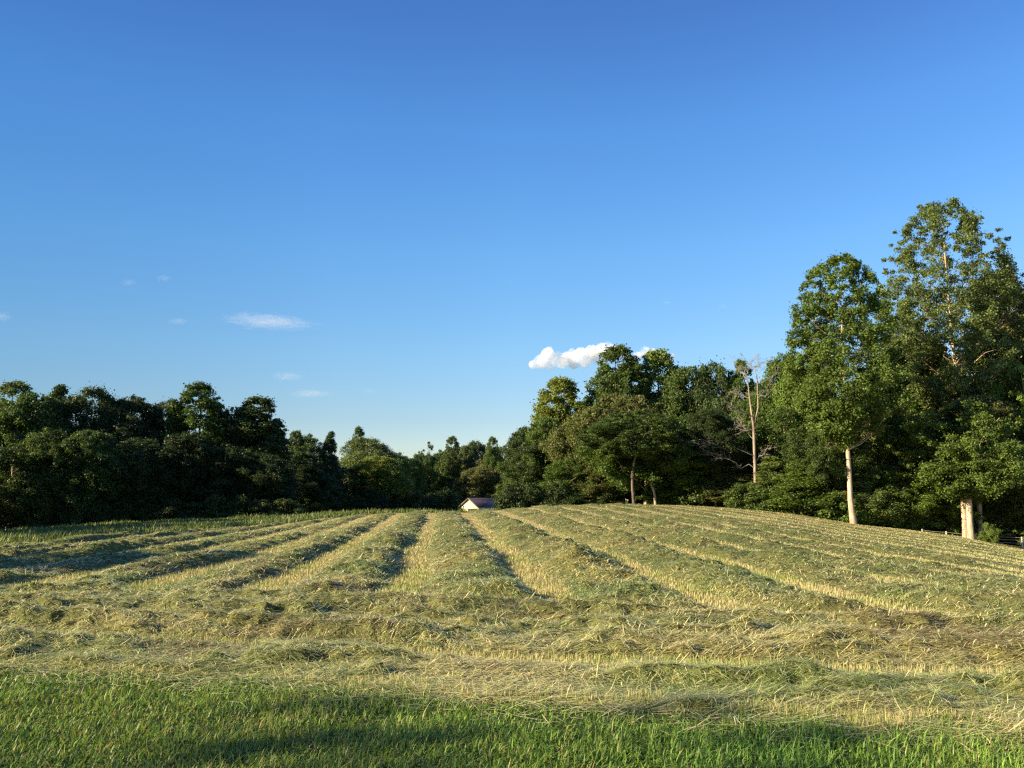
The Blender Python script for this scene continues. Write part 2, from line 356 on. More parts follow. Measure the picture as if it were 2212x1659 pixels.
# unmown grass along the left wood
def meadow(n):
    px_ = rng.random(n) * 700 - 300; px_ = np.where(px_ > 330, 330 + rng.random(n) ** 1.6 * 170, px_); D = np.interp(px_, _px, T_D)
    y = 22 + rng.random(n) ** .7 * (D + 12 - 22); x = (px_ - CX) / F * y
    th_, lane_, lw_, k_ = layout(x, y)
    m = (k_ < .35) & (y > 14); x, y = x[m], y[m]; n = len(x)
    cl = fbm(x * .25, y * .25, 170)
    L = (.18 + .35 * rng.random(n)) * (.5 + 1.0 * cl ** 1.5 * 1.5)
    C = np.where(rng.random(n)[:, None] < .7, np.array([.10, .15, .04]), np.array([.22, .22, .08])) * (.6 + .8 * rng.random(n))[:, None]
    return blades(np.stack([x, y, gz(x, y) - .02], 1), rng.random(n) * 6.28, L, y * .0011 * (.7 + .6 * rng.random(n)), np.clip(rng.normal(1.2, .25, n), .2, 1.57), np.abs(rng.normal(.4, .3, n)), C)
v, q_, c_ = meadow(150000)
mg = mesh_np('unmown_grass', v, q_, M_blade, attrs={'tint': c_}); tag(mg, 'taller unmown grass between the hay and the left wood', 'grass', kind='stuff')

# ------------------------------------------------------------------ trees
def tube(pts, rad, seg=7):
    pts = np.asarray(pts, float); rad = np.asarray(rad, float); n = len(pts)
    T = np.gradient(pts, axis=0); T /= np.linalg.norm(T, axis=1)[:, None] + 1e-9
    up = np.array([0, 0, 1.]) if abs(T[0, 2]) < .9 else np.array([1., 0, 0])
    a = np.linspace(0, 2 * math.pi, seg, endpoint=False); V = []
    for i in range(n):
        u_ = np.cross(T[i], up); u_ /= np.linalg.norm(u_) + 1e-9; w_ = np.cross(T[i], u_)
        V.append(pts[i] + rad[i] * (np.cos(a)[:, None] * u_ + np.sin(a)[:, None] * w_))
    V = np.concatenate(V); Q = []
    for i in range(n - 1):
        for j in range(seg):
            k2 = (j + 1) % seg; Q.append((i * seg + j, i * seg + k2, (i + 1) * seg + k2, (i + 1) * seg + j))
    return V, np.array(Q)
class MB:
    def __init__(s): s.V, s.Q, s.n = [], [], 0
    def add(s, V, Q): s.V.append(V); s.Q.append(np.asarray(Q) + s.n); s.n += len(V)
    def tube(s, p, r, seg=7): s.add(*tube(p, r, seg))
    def box(s, c, d, rz=0):
        c = np.array(c, float); d = np.array(d, float) / 2
        v = np.array([[i, j, k2] for i in (-1, 1) for j in (-1, 1) for k2 in (-1, 1)]) * d
        ca, sa = math.cos(rz), math.sin(rz); v = np.stack([v[:, 0] * ca - v[:, 1] * sa, v[:, 0] * sa + v[:, 1] * ca, v[:, 2]], 1) + c
        s.add(v, [(0, 1, 3, 2), (4, 6, 7, 5), (0, 4, 5, 1), (2, 3, 7, 6), (0, 2, 6, 4), (1, 5, 7, 3)])
    def build(s, name, mat, parent=None, smooth=False): return mesh_np(name, np.concatenate(s.V), np.concatenate(s.Q), mat, parent, smooth=smooth)
def wiggle(a, b, n, amp, r_):
    a = np.asarray(a, float); b = np.asarray(b, float); t = np.linspace(0, 1, n)[:, None]
    L = np.linalg.norm(b - a); o = r_.normal(0, 1, (n, 3)) * amp * L * np.sin(t * math.pi); return a + (b - a) * t + o
PROF = {
 'poplar': lambda h: (np.clip(h / .18, 0, 1) ** .6) * (1 - np.clip((h - .25) / .78, 0, 1) ** 2.3) ** .6,
 'dome': lambda h: (np.clip(h / .15, 0, 1) ** .6) * np.sqrt(np.clip(1.02 - h ** 2.6, 0, 1)),
 'oak': lambda h: np.sqrt(np.clip(1 - (2 * np.clip(h, 0, 1) - .95) ** 2 / 1.12, 0, 1)),
 'cone': lambda h: np.clip(h / .12, 0, 1) ** .6 * (1.02 - h) ** .62,
 'pine': lambda h: np.clip(h / .2, 0, 1) ** .7 * np.clip(1.05 - h, 0, 1) ** .5,
 'bush': lambda h: np.sqrt(np.clip(1 - h ** 2.2, 0, 1)),
}
def make_crown(seed, H, cb, Wd, prof, ncl, nleaf, ls, cr=(.55, 1.5), lob=.25, flat=.75, stray=.1, fill=.35, bridge=.42):
    """clumps of leaf faces through a crown; cb = crown base height"""
    r_ = np.random.default_rng(seed); CH = H - cb; f = PROF[prof]
    h = r_.random(ncl * 6); keep = r_.random(ncl * 6) < f(h) * .6 + .4; h = h[keep][:ncl]; m = len(h)
    th_ = r_.random(m) * 2 * math.pi
    lobe = 1 + lob * (2 * vn(np.cos(th_) * 1.6 + 5 + seed, h * 4.2 + np.sin(th_) * 1.6, seed) - 1) * 1.6
    rr = f(h) * Wd / 2 * lobe * (fill + (1 - fill) * np.sqrt(r_.random(m)))
    rad = cr[0] + (cr[1] - cr[0]) * r_.random(m) ** 1.6
    rad = rad * (1.05 - .45 * h)
    rr = np.maximum(rr - rad * .3, 0)
    Cn = np.stack([np.cos(th_) * rr, np.sin(th_) * rr, cb + h * (CH - rad * .5)], 1)
    per = np.maximum((nleaf * (rad ** 2) / (rad ** 2).sum()).astype(int), 6)
    idx = np.repeat(np.arange(m), per); n = len(idx)
    d = r_.normal(0, 1, (n, 3)); d /= np.linalg.norm(d, axis=1)[:, None]
    d[:, 2] = np.where((d[:, 2] < 0) & (r_.random(n) < .45), -d[:, 2], d[:, 2])
    sh = .45 + .6 * r_.random(n) ** .8; s_ = r_.random(n) < stray + .12; sh = np.where(s_, sh * (1.05 + .28 * r_.random(n)), sh)
    # lumpy clump surface
    sh = sh * (.72 + .56 * vn(d[:, 0] * 2.3 + idx * 3.1, d[:, 1] * 2.3 + d[:, 2] * 2.3, seed + 4))
    P = Cn[idx] + d * (rad[idx] * sh)[:, None] * np.array([1, 1, flat])
    DM = np.linalg.norm(Cn[:, None] - Cn[None], axis=2) + np.eye(m) * 99; NB = np.argsort(DM, 1)[:, :6]
    br = r_.random(n) < bridge; j_ = NB[idx, r_.integers(0, 6, n)]; t_ = r_.random(n)[:, None]; near_ = DM[idx, j_] < 3.2 * rad[idx]
    PB = Cn[idx] * (1 - t_) + Cn[j_] * t_ + r_.normal(0, .5, (n, 3)) * rad[idx][:, None]
    P = np.where((br & near_)[:, None], PB, P)
    nrm = d + r_.normal(0, .7, (n, 3)) + np.array([0, 0, .45]); nrm /= np.linalg.norm(nrm, axis=1)[:, None]
    t1 = np.cross(nrm, r_.normal(0, 1, (n, 3))); t1 /= np.linalg.norm(t1, axis=1)[:, None]; t2 = np.cross(nrm, t1)
    sz = ls * (.55 + .8 * r_.random(n)); a = t1 * sz[:, None] * .62; b = t2 * sz[:, None] * .42
    fold = nrm * (sz * .12)[:, None]
    V = np.stack([P - a, P - b * 1.0 + fold, P + a, P + b + fold], 1).reshape(-1, 3)
    Q = np.arange(n * 4).reshape(-1, 4)
    cv = r_.random(m)
    vary = np.clip(.5 + .5 * (cv[idx] - .5) + .7 * (r_.random(n) - .5), 0, 1)
    return V, Q, np.repeat(vary, 4), Cn, rad
def make_trunk(seed, H, cb, r0, Cn, nl=12, lean=0., top=.93, limb=.28, seg=8):
    r_ = np.random.default_rng(seed + 999); mb = MB()
    n = 12; t = np.linspace(0, 1, n); zt = t * H * top
    pts = np.stack([lean * zt + np.cumsum(r_.normal(0, .05, n)), np.cumsum(r_.normal(0, .05, n)), zt], 1); pts[0, :2] = 0; pts[0, 2] = -.6
    rad = r0 * (1 - t * .88) * (1 + .35 * np.exp(-t * 22)); mb.tube(pts, rad, seg)
    order = r_.permutation(len(Cn))[:nl]
    for i in order:
        c_ = Cn[i]; hz = max(cb * .9, c_[2] - abs(np.hypot(c_[0], c_[1])) * .8 - .4); hz = min(hz, H * .88)
        a = np.array([np.interp(hz, pts[:, 2], pts[:, 0]), np.interp(hz, pts[:, 2], pts[:, 1]), hz])
        p = wiggle(a, c_, 6, .05, r_); rr = np.interp(hz, pts[:, 2], rad) * (limb + .25 * r_.random())
        mb.tube(p, rr * np.linspace(1, .25, 6), 5)
        for _ in range(3):
            j = r_.integers(2, 5); e = p[j] + r_.normal(0, 1, 3) * np.array([1, 1, .6]) * .9
            mb.tube(wiggle(p[j], e, 4, .06, r_), rr * .35 * np.linspace(1, .3, 4), 4)
    return mb
def dead_twigs(mb, a, b, r0, r_, depth=0):
    p = wiggle(a, b, 6, .05, r_); mb.tube(p, r0 * np.linspace(1, .3, 6), 5)
    if depth < 3:
        for k2 in range(5 if depth < 2 else 3):
            j = r_.integers(1, 6); L = np.linalg.norm(np.asarray(b) - a) * (.35 + .25 * r_.random())
            d = (np.asarray(b) - a) / np.linalg.norm(np.asarray(b) - a) + r_.normal(0, .55, 3) + np.array([0, 0, .15]); d /= np.linalg.norm(d)
            dead_twigs(mb, p[j], p[j] + d * L, max(r0 * .45, .012), r_, depth + 1)
# prototypes: name -> (H, W, crown mesh, trunk mesh)
PR = {}
def proto(key, seed, H, cb, Wd, prof, ncl, nleaf, ls, r0=.28, bark=None, **kw):
    nl = kw.pop('nl', 12); lean = kw.pop('lean', 0.); limb = kw.pop('limb', .28)
    V, Q, va, Cn, rad = make_crown(seed, H, cb, Wd, prof, ncl, nleaf, ls, **kw)
    if lean: V[:, 0] += lean * V[:, 2]; Cn = Cn + np.stack([lean * Cn[:, 2], 0 * Cn[:, 0], 0 * Cn[:, 0]], 1)
    c_ = mesh_np('crown', V, Q, M_leaf, attrs={'vary': va}); t_ = make_trunk(seed, H, cb, r0, Cn, nl, lean, limb=limb).build('trunk', bark or M_bark, smooth=True)
    me_c, me_t = c_.data, t_.data; bpy.data.objects.remove(c_); bpy.data.objects.remove(t_)
    PR[key] = (H, Wd, me_c, me_t)
proto('poplar', 1, 20, 3.5, 8.5, 'dome', 380, 80000, .215, cr=(.45, 1.2), lob=.26)
proto('poplar2', 2, 20, 2.5, 8, 'dome', 350, 78000, .215, cr=(.45, 1.3), lob=.32)
proto('oak', 3, 17, 2.2, 13, 'oak', 320, 84000, .225, cr=(.7, 1.8), lob=.22)
proto('oak2', 4, 16, 1.8, 11, 'oak', 280, 76000, .22, cr=(.6, 1.6), lob=.3)
proto('oak3', 5, 15, 1.0, 10, 'oak', 260, 70000, .205, cr=(.5, 1.4), lob=.3, bark=M_bark_pale)
proto('cone', 6, 16, 1.5, 7, 'cone', 270, 60000, .20, cr=(.45, 1.1), lob=.22)
proto('pine', 7, 18, 8, 7, 'pine', 55, 16000, .22, cr=(.6, 1.3), lob=.5, flat=.45, r0=.2, nl=16)
proto('maple', 8, 14, 2.4, 13, 'oak', 420, 92000, .19, bark=M_bark_pale, cr=(.4, 1.15), lob=.28, flat=.55, fill=.5)
proto('airy', 19, 16, 3, 6, 'cone', 50, 1000, .28, cr=(.3, .8), lob=.5, r0=.10, stray=.3, nl=6)
proto('bush', 9, 3, 0, 4.5, 'bush', 60, 12000, .15, cr=(.3, .8), lob=.3, r0=.06, nl=6)
proto('bush2', 10, 3, 0, 3.6, 'bush', 50, 11000, .14, cr=(.25, .7), lob=.35, r0=.05, nl=6)
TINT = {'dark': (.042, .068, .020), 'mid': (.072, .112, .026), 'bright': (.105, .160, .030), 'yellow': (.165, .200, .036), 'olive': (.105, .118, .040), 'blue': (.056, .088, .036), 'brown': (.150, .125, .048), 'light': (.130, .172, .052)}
def tree(xd, yt, wd, Y, key, tint, label, name='broadleaf_tree', cat='tree', group=None, rz=None, cs=None, base=None, widen=1.0):
    """xd, yt, wd: where the crown top and width show in the photograph; Y distance"""
    H0, W0, mc, mt = PR[key]
    X = dpt(xd, 1085, Y)[0]; zb = float(gz(X, Y)) if base is None else base
    top = dpt(xd, yt, Y)[2]; H = top - zb; Wm = wd / 2212 * 1024 / F * Y * ((1.3 if group == CG or (group == LG and yt < 910) else 1.13) if cat in ('tree', 'sapling') else 1.0)
    e = empty(name, (X, Y, zb)); tag(e, label, cat, group)
    e.rotation_euler.z = random.random() * 6.28 if rz is None else rz
    e.scale = (Wm / W0, Wm / W0, H / H0)
    for nm, me in (('trunk', mt), ('crown', mc)):
        o = bpy.data.objects.new(nm, me); COL.objects.link(o); o.parent = e
        if nm == 'crown':
            t_ = TINT[tint]; j = (.9 + .2 * random.random()) * (1.15 if group == RG else .92 if group == LG else 1.05); o.color = (t_[0] * j, t_[1] * (.95 + .1 * random.random()) * j, t_[2], 1)  # sun and shade put into the tint: right wood raised, left wood lowered
    return e
random.seed(5)
LG, CG, RG = 'trees of the shaded left wood', 'trees beyond the field crest', 'trees of the sunlit right wood'
#TREES
exec_trees = True
def T(*a, **k): return tree(*a, **k)
# left wood ---------------------------------------------------------
T(10, 825, 120, 92, 'poplar', 'light', 'pale green tree top at the left end of the wood', group=LG)
T(110, 832, 110, 98, 'cone', 'dark', 'dark pointed tree top between pale tree and wide dark crown', group=LG)
T(60, 850, 130, 90, 'oak2', 'mid', 'mid green rounded tree just right of the leftmost pale tree', group=LG)
T(185, 838, 150, 94, 'oak', 'dark', 'wide dark crown with a domed top in the left wood', group=LG)
T(262, 855, 130, 96, 'oak2', 'dark', 'dark crown forming the right shoulder of the wide dome', group=LG)
T(345, 868, 90, 100, 'oak3', 'blue', 'lower bluish tree in the dip left of the tallest left tree', group=LG)
T(420, 828, 125, 98, 'poplar', 'mid', 'tallest bushy tree of the left wood with lit top', group=LG)
T(500, 880, 90, 100, 'oak2', 'dark', 'dark tree between the two tall lit crowns of the left wood', group=LG)
T(552, 857, 120, 100, 'poplar2', 'mid', 'tall twin topped tree at the right end of the left wood', group=LG)
T(590, 905, 90, 102, 'cone', 'dark', 'dark sloping tree on the right shoulder of the left wood', group=LG)
T(90, 925, 120, 84, 'oak3', 'mid', 'lower front tree with bright leaf tips at far left', group=LG)
T(190, 930, 130, 85, 'oak2', 'mid', 'front tree with yellowish shoots below the wide dark dome', group=LG)
T(20, 960, 150, 83, 'oak3', 'dark', 'dark low front tree at the left edge of the frame', group=LG)
T(290, 945, 130, 88, 'oak', 'dark', 'dark low front tree below the dip in the left wood', group=LG)
T(390, 935, 130, 91, 'oak2', 'dark', 'dark front tree under the tallest left tree', group=LG)
T(480, 960, 120, 93, 'oak3', 'dark', 'dark low front tree right of the tallest left tree', group=LG)
T(560, 980, 130, 94, 'oak', 'dark', 'dark front tree under the twin topped tree', group=LG)
T(635, 930, 60, 118, 'poplar2', 'mid', 'small spire of a tree just right of the left wood', group=LG)
T(662, 938, 75, 122, 'oak3', 'mid', 'layered tree with light branches right of the small spire', group=LG)
T(710, 932, 62, 120, 'cone', 'blue', 'narrow cone shaped tree standing apart in the centre left', group=LG)
T(650, 1000, 110, 112, 'oak2', 'dark', 'dark low tree filling the gap under the small spire', group=LG)
# centre -------------------------------------------------------------
T(770, 922, 40, 175, 'poplar', 'mid', 'small round tree top showing behind the yellow green tree', group=CG)
T(785, 944, 110, 140, 'oak', 'light', 'yellow green sunlit tree with domed top in the centre left', group=CG)
T(815, 985, 100, 128, 'oak2', 'yellow', 'yellow green front tree with bright outer leaves', group=CG)
T(740, 1010, 90, 125, 'oak3', 'dark', 'dark low tree below the narrow cone shaped tree', group=CG)
T(860, 978, 60, 208, 'oak3', 'mid', 'small dark tree just right of the yellow green dome', group=CG)
T(885, 990, 55, 180, 'oak2', 'mid', 'low rounded tree left of the lone pine', group=CG)
T(925, 953, 30, 190, 'pine', 'mid', 'lone pine with flat tuft above the far trees', 'pine_tree', group=CG)
T(905, 975, 40, 185, 'oak3', 'mid', 'small low tree just left of the lone pine', group=CG)
T(950, 972, 45, 200, 'oak3', 'mid', 'small rounded tree right of the lone pine', group=CG)
T(975, 943, 42, 195, 'poplar', 'mid', 'far slim tree with rounded top above the shed', group=CG)
T(1003, 962, 40, 200, 'poplar2', 'light', 'far pale tree right of the slim round topped tree', group=CG)
T(1028, 952, 55, 200, 'oak2', 'blue', 'far rounded bluish tree between pale tree and slim spire', group=CG)
T(1064, 944, 36, 190, 'poplar', 'mid', 'far slim spire above the right side of the shed', group=CG)
T(1090, 962, 50, 200, 'oak3', 'mid', 'far low tree beside the dark shoulder of the right wood', group=CG)
T(1060, 985, 90, 168+25, 'oak', 'olive', 'broad olive tree behind and right of the shed', group=CG)
T(1035, 1010, 80, 186, 'oak2', 'olive', 'lower olive tree directly behind the shed roof', group=CG)
T(1100, 1030, 70, 185, 'oak3', 'olive', 'low olive tree right of the shed under the dark shoulder', group=CG)
T(985, 985, 80, 225, 'oak', 'olive', 'olive green tree left of the shed behind the crest', group=CG)
T(930, 985, 90, 220, 'oak2', 'mid', 'mid green tree left of the shed below the lone pine', group=CG)
T(885, 1000, 90, 190, 'oak3', 'mid', 'low green tree right of the yellow green front tree', group=CG)
T(960, 1035, 70, 200, 'oak3', 'dark', 'low tree beside the left wall of the shed', group=CG)
# right wood ---------------------------------------------------------
T(1140, 922, 90, 112, 'oak2', 'dark', 'dark leafy tree at the left end of the right wood', group=RG)
T(1120, 985, 80, 108, 'oak3', 'mid', 'low dark tree at the left foot of the right wood', group=RG)
T(1215, 815, 135, 112, 'poplar2', 'yellow', 'tall yellowish tree with lumpy top left in the right wood', group=RG)
T(1180, 900, 90, 106, 'oak2', 'mid', 'dark green tree below the tall yellowish tree', group=RG)
T(1338, 748, 150, 115, 'poplar', 'mid', 'tall pointed tree in front of the white cloud', group=RG)
T(1430, 755, 145, 116, 'poplar2', 'light', 'tall pale green tree right of the pointed tree', group=RG)
T(1360, 815, 75, 108, 'cone', 'dark', 'dark pine like crown between pointed and pale trees', group=RG)
T(1270, 880, 140, 100, 'oak', 'olive', 'olive round tree on the left of the big dome', group=RG)
T(1345, 848, 190, 99, 'maple', 'olive', 'big domed olive tree in the middle of the right wood', group=RG)
T(1395, 890, 200, 92, 'maple', 'mid', 'dark green maple over the bare curved trunk', group=RG)
T(1480, 930, 130, 94, 'maple', 'mid', 'green maple right of the bare curved trunk', group=RG)
T(1500, 790, 135, 110, 'oak2', 'mid', 'dark rounded tree top right of the pale green tree', group=RG)
T(1555, 783, 130, 108, 'oak', 'blue', 'dark tree top left of the dead tree', group=RG)
T(1612, 778, 80, 106, 'poplar', 'mid', 'dark tree top behind the dead tree', group=RG)
T(1560, 900, 130, 98, 'oak2', 'dark', 'deep shaded tree left of the dead tree', group=RG)
T(1640, 850, 120, 100, 'oak3', 'mid', 'leafy tree directly behind the dead tree', group=RG)
T(1230, 990, 110, 97, 'oak3', 'mid', 'low green tree at the foot of the olive dome', group=RG)
T(1300, 1000, 90, 95, 'oak3', 'olive', 'low olive tree left of the bare curved trunk', group=RG)
T(1705, 765, 110, 96, 'oak2', 'mid', 'green tree left of the great pale trunked tree', group=RG)
T(1760, 760, 130, 92, 'oak', 'bright', 'bright green tree behind the lower left of the great tree', group=RG)
T(1700, 880, 130, 90, 'oak3', 'mid', 'lower green tree between dead tree and great tree', group=RG)
T(1780, 930, 120, 88, 'maple', 'mid', 'leafy maple low behind the great pale trunk', group=RG)
T(1930, 760, 170, 92, 'oak', 'mid', 'green crown in the gap between the two tallest trees', group=RG)
T(1900, 850, 160, 86, 'maple', 'bright', 'bright layered maple right of the great pale trunk', group=RG)
T(2000, 720, 180, 94, 'oak2', 'olive', 'olive crown below the highest tree', group=RG)
T(2010, 900, 200, 84, 'maple', 'bright', 'bright green maple over the fence end', group=RG)
T(2120, 760, 200, 90, 'oak', 'mid', 'green crown under the right side of the highest tree', group=RG)
T(2130, 880, 200, 83, 'maple', 'mid', 'layered maple above the three pale trunks', group=RG)
T(2205, 585, 190, 92, 'poplar2', 'brown', 'brownish tree at the right edge of the frame', group=RG)
T(2230, 780, 170, 82, 'maple', 'bright', 'bright maple at the right edge above the fence', group=RG)
T(2240, 950, 150, 80, 'oak3', 'mid', 'low leafy tree at the right edge behind the fence', group=RG)
for i, (xd, yt, Y) in enumerate(((1455, 1015, 93), (1520, 1000, 92), (1575, 1010, 90), (1670, 1000, 86), (1735, 1005, 84), (1880, 1020, 83), (1940, 1015, 83), (2030, 1030, 84.5), (2060, 1050, 84.5), (2160, 1040, 84.5), (2205, 1050, 84.5))):
    T(xd, yt - 15, 135, Y - 1.5, random.choice(['oak3', 'cone', 'oak2']), random.choice(['light', 'bright', 'olive']), 'leafy sapling in the row along the edge of the right wood', 'sapling', 'sapling', 'saplings along the right wood edge')
T(1975, 1010, 120, 82, 'oak3', 'mid', 'low leafy sapling crown left of the fence end', group=RG)
T(2330, 700, 200, 88, 'oak', 'mid', 'tree just beyond the right edge of the frame', group=RG)

# great tulip-like tree with pale trunk ------------------------------
def special(xd, yt, wd, yb, Y, seed, prof, tint, label, ncl, nleaf, ls, cbd, r0, bark, **kw):
    X = dpt(xd, 1085, Y)[0]; zb = float(gz(X, Y)); H = dpt(xd, yt, Y)[2] - zb; W = wd / 2212 * 1024 / F * Y; cb = dpt(xd, cbd, Y)[2] - zb
    key = 'sp%d' % seed; proto(key, seed, H, cb, W, prof, ncl, nleaf, ls, r0=r0, bark=bark, **kw)
    H0, W0, mc, mt = PR[key]; e = empty('broadleaf_tree', (X, Y, zb)); tag(e, label, 'tree', RG)
    for nm, me in (('trunk', mt), ('crown', mc)):
        o = bpy.data.objects.new(nm, me); COL.objects.link(o); o.parent = e
        if nm == 'crown': o.color = (*TINT[tint], 1)
    return e
special(1842, 553, 235, 1130, 78, 71, 'poplar', 'bright', 'great tall tree with smooth pale trunk standing on the field edge', 680, 135000, .165, 955, .28, M_bark_pale, cr=(.3, .9), lob=.24, bridge=.6, stray=.25, lean=-.012, nl=45, limb=.14)
special(2082, 436, 320, 1165, 88, 72, 'poplar', 'light', 'highest tree of the photograph with loose airy crown at right', 780, 165000, .17, 900, .34, M_bark_pale, cr=(.35, 1.0), lob=.2, bridge=.6, stray=.25, nl=55, limb=.16)
# bare trunks seen below the crowns
def trunk_tree(pts, r0, r1, Y, key, tint, top, wd, cbd, label, mat=None, xc=None):
    P = [dpt(a, b, Y) for a, b in pts]; e = P[0].copy(); e[2] = float(gz(e[0], Y)); P[0][2] = min(P[0][2], e[2]) - .3
    n = len(P); mb = MB(); t = np.linspace(0, 1, 14); PP = np.array([np.interp(t, np.linspace(0, 1, n), [p[i] for p in P]) for i in range(3)]).T - e
    rr = r0 + (r1 - r0) * t; rr[0] *= 1.3; rr[1] *= 1.08; mb.tube(PP, rr, 10); r_ = np.random.default_rng(int(pts[0][0]))
    zc = dpt(0, cbd, Y)[2] - e[2]; zt = dpt(0, top, Y)[2] - e[2]; W = wd / 2212 * 1024 / F * Y
    for k2 in range(9):
        a = PP[-1] + (PP[-2] - PP[-1]) * r_.random() * 3; th_ = r_.random() * 6.28; b = a + np.array([math.cos(th_) * W * .33, math.sin(th_) * W * .33, (zt - a[2]) * (.3 + .5 * r_.random())])
        mb.tube(wiggle(a, b, 7, .04, r_), r1 * .6 * np.linspace(1, .2, 7), 6)
    root = empty('broadleaf_tree', e); tag(root, label, 'tree', RG)
    mb.build('trunk', mat or M_bark_pale, root, smooth=True)
    H0, W0, mc, mt = PR[key]; zz = [v.co.z for v in mc.vertices]; z0, z1 = min(zz), max(zz); sz = (zt - zc) / (z1 - z0)
    o = bpy.data.objects.new('crown', mc); COL.objects.link(o); o.parent = root; o.color = (*TINT[tint], 1)
    o.scale = (W / W0, W / W0, sz); o.location = (PP[-1][0], PP[-1][1], zc - z0 * sz); o.rotation_euler.z = r_.random() * 6
    return root
trunk_tree([(1370, 1088), (1366, 1050), (1366, 1020), (1372, 990), (1362, 950)], .17, .12, 87, 'maple', 'mid', 885, 190, 1000, 'dark green maple with bare slightly curved trunk at the crest', M_bark)
trunk_tree([(1416, 1088), (1414, 1066), (1404, 1040), (1395, 1010)], .15, .10, 89, 'oak3', 'mid', 930, 100, 1040, 'small tree with short pale trunk right of the curved trunk', M_bark_pale)
trunk_tree([(1432, 1088), (1432, 1070), (1430, 1030)], .2, .15, 91, 'maple', 'mid', 900, 150, 1045, 'maple with stubby reddish trunk, second right of the curved trunk', M_bark_dead)
trunk_tree([(1546, 1092), (1544, 1060), (1540, 1000)], .17, .12, 89, 'oak2', 'dark', 880, 120, 1030, 'shaded tree with slim trunk midway to the dead tree', M_bark_pale)
trunk_tree([(1789, 1112), (1787, 1070), (1784, 1010)], .16, .12, 81, 'maple', 'mid', 900, 150, 1060, 'leafy maple with slim brown trunk left of the great pale trunk', M_bark)
trunk_tree([(2086, 1168), (2083, 1110), (2080, 1060), (2076, 1000)], .28, .24, 78.5, 'oak3', 'mid', 900, 170, 1095, 'tree on the leftmost of the three stout trunks by the fence', M_bark_pale)
trunk_tree([(2098, 1166), (2094, 1110), (2092, 1060), (2090, 1000)], .30, .25, 77.5, 'maple', 'bright', 860, 230, 1092, 'maple on the middle of the three stout trunks by the fence', M_bark_pale)
trunk_tree([(2118, 1160), (2116, 1120), (2114, 1060), (2112, 1000)], .28, .24, 80.5, 'oak2', 'olive', 850, 190, 1085, 'tree on the rightmost of the three stout trunks by the fence', M_bark_pale)
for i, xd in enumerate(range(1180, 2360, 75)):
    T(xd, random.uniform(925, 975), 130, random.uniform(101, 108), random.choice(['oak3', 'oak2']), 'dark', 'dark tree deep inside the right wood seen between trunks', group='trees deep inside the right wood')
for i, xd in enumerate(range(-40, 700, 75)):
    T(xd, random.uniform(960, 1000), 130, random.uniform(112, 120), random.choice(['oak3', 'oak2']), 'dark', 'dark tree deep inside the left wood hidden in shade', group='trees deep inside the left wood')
# dead tree ----------------------------------------------------------
def dead_tree():
    Y = 86; r_ = np.random.default_rng(12); b = dpt(1632, 1085, Y); zb = float(gz(b[0], Y)); e = np.array([b[0], Y, zb])
    root = empty('dead_tree', e); tag(root, 'leafless dead tree with reddish peeling bark among green trees', 'tree')
    D_ = lambda x, y, dy=0: dpt(x, y, Y + dy) - e
    mb = MB(); P = np.array([D_(1632, 1088), D_(1632, 1040), D_(1630, 980), D_(1628, 920), D_(1622, 880), D_(1616, 830), D_(1608, 800)]); P[0, 2] = -.4
    mb.tube(P, np.array([.20, .185, .165, .14, .10, .06, .03]), 9)
    P = np.array([D_(1628, 925), D_(1638, 880), D_(1636, 830), D_(1630, 790)]); mb.tube(P, np.array([.11, .09, .06, .03]), 7)
    mb.build('trunk', M_bark_dead, root, smooth=True)
    mb = MB()
    for (x0, y0, x1, y1, r) in ((1630, 985, 1548, 955, .11), (1631, 1012, 1560, 990, .09), (1631, 1000, 1655, 970, .12), (1626, 900, 1575, 880, .08), (1618, 860, 1580, 845, .07), (1612, 820, 1590, 790, .06), (1636, 860, 1662, 850, .06), (1634, 830, 1668, 815, .06), (1630, 800, 1610, 775, .05), (1630, 795, 1650, 775, .05), (1612, 810, 1622, 782, .05), (1636, 820, 1640, 785, .05), (1628, 930, 1590, 925, .07), (1630, 950, 1600, 915, .06)):
        dead_twigs(mb, D_(x0, y0), D_(x1, y1, r_.normal(0, 1.2)), r * .62, r_)
    mb.build('limb', M_bark_grey, root, smooth=True)
dead_tree()
# shrubs along the wood edges ----------------------------------------
SH = 'shrubs along the wood edge'
def bush(xd, yt, wd, Y, key, tint, label, group=SH): return tree(xd, yt, wd, Y, key, tint, label, 'shrub', 'shrub', group)
bush(1600, 1045, 90, 85, 'bush', 'mid', 'rounded green bush at the foot of the dead tree')
EDGE = [(1470, 1060, 91, 'bright'), (1530, 1055, 90, 'mid'), (1660, 1065, 84, 'mid'), (1700, 1055, 84, 'bright'), (1745, 1062, 82, 'mid'), (1800, 1080, 81, 'bright'), (1870, 1075, 80.5, 'bright'), (1915, 1085, 81.5, 'bright'), (1960, 1095, 82, 'bright'), (2005, 1105, 83, 'bright'), (2045, 1108, 83, 'bright'), (2150, 1120, 83, 'brown'), (2190, 1115, 83, 'bright'), (2235, 1130, 83, 'bright')]
WHERE = ['under the right maple', 'in the shade left of the dead tree', 'right of the dead tree foot', 'between dead tree and slim trunk', 'left of the slim brown trunk', 'left of the great pale trunk', 'right of the great pale trunk', 'second right of the great pale trunk', 'left of the first fence post', 'above the first fence post', 'left of the three stout trunks', 'right of the three stout trunks', 'behind the last fence wires', 'at the right edge by the fence']
for (xd, yt, Y, ti), wh in zip(EDGE, WHERE):
    bush(xd, yt - 22, 95 + 30 * random.random(), Y, random.choice(['bush', 'bush2']), ti, 'leafy %s shrub %s' % ({'mid': 'green', 'dark': 'dark', 'bright': 'bright green', 'brown': 'brownish'}[ti], wh))
LU = 'shrubs in the shade of the left wood'
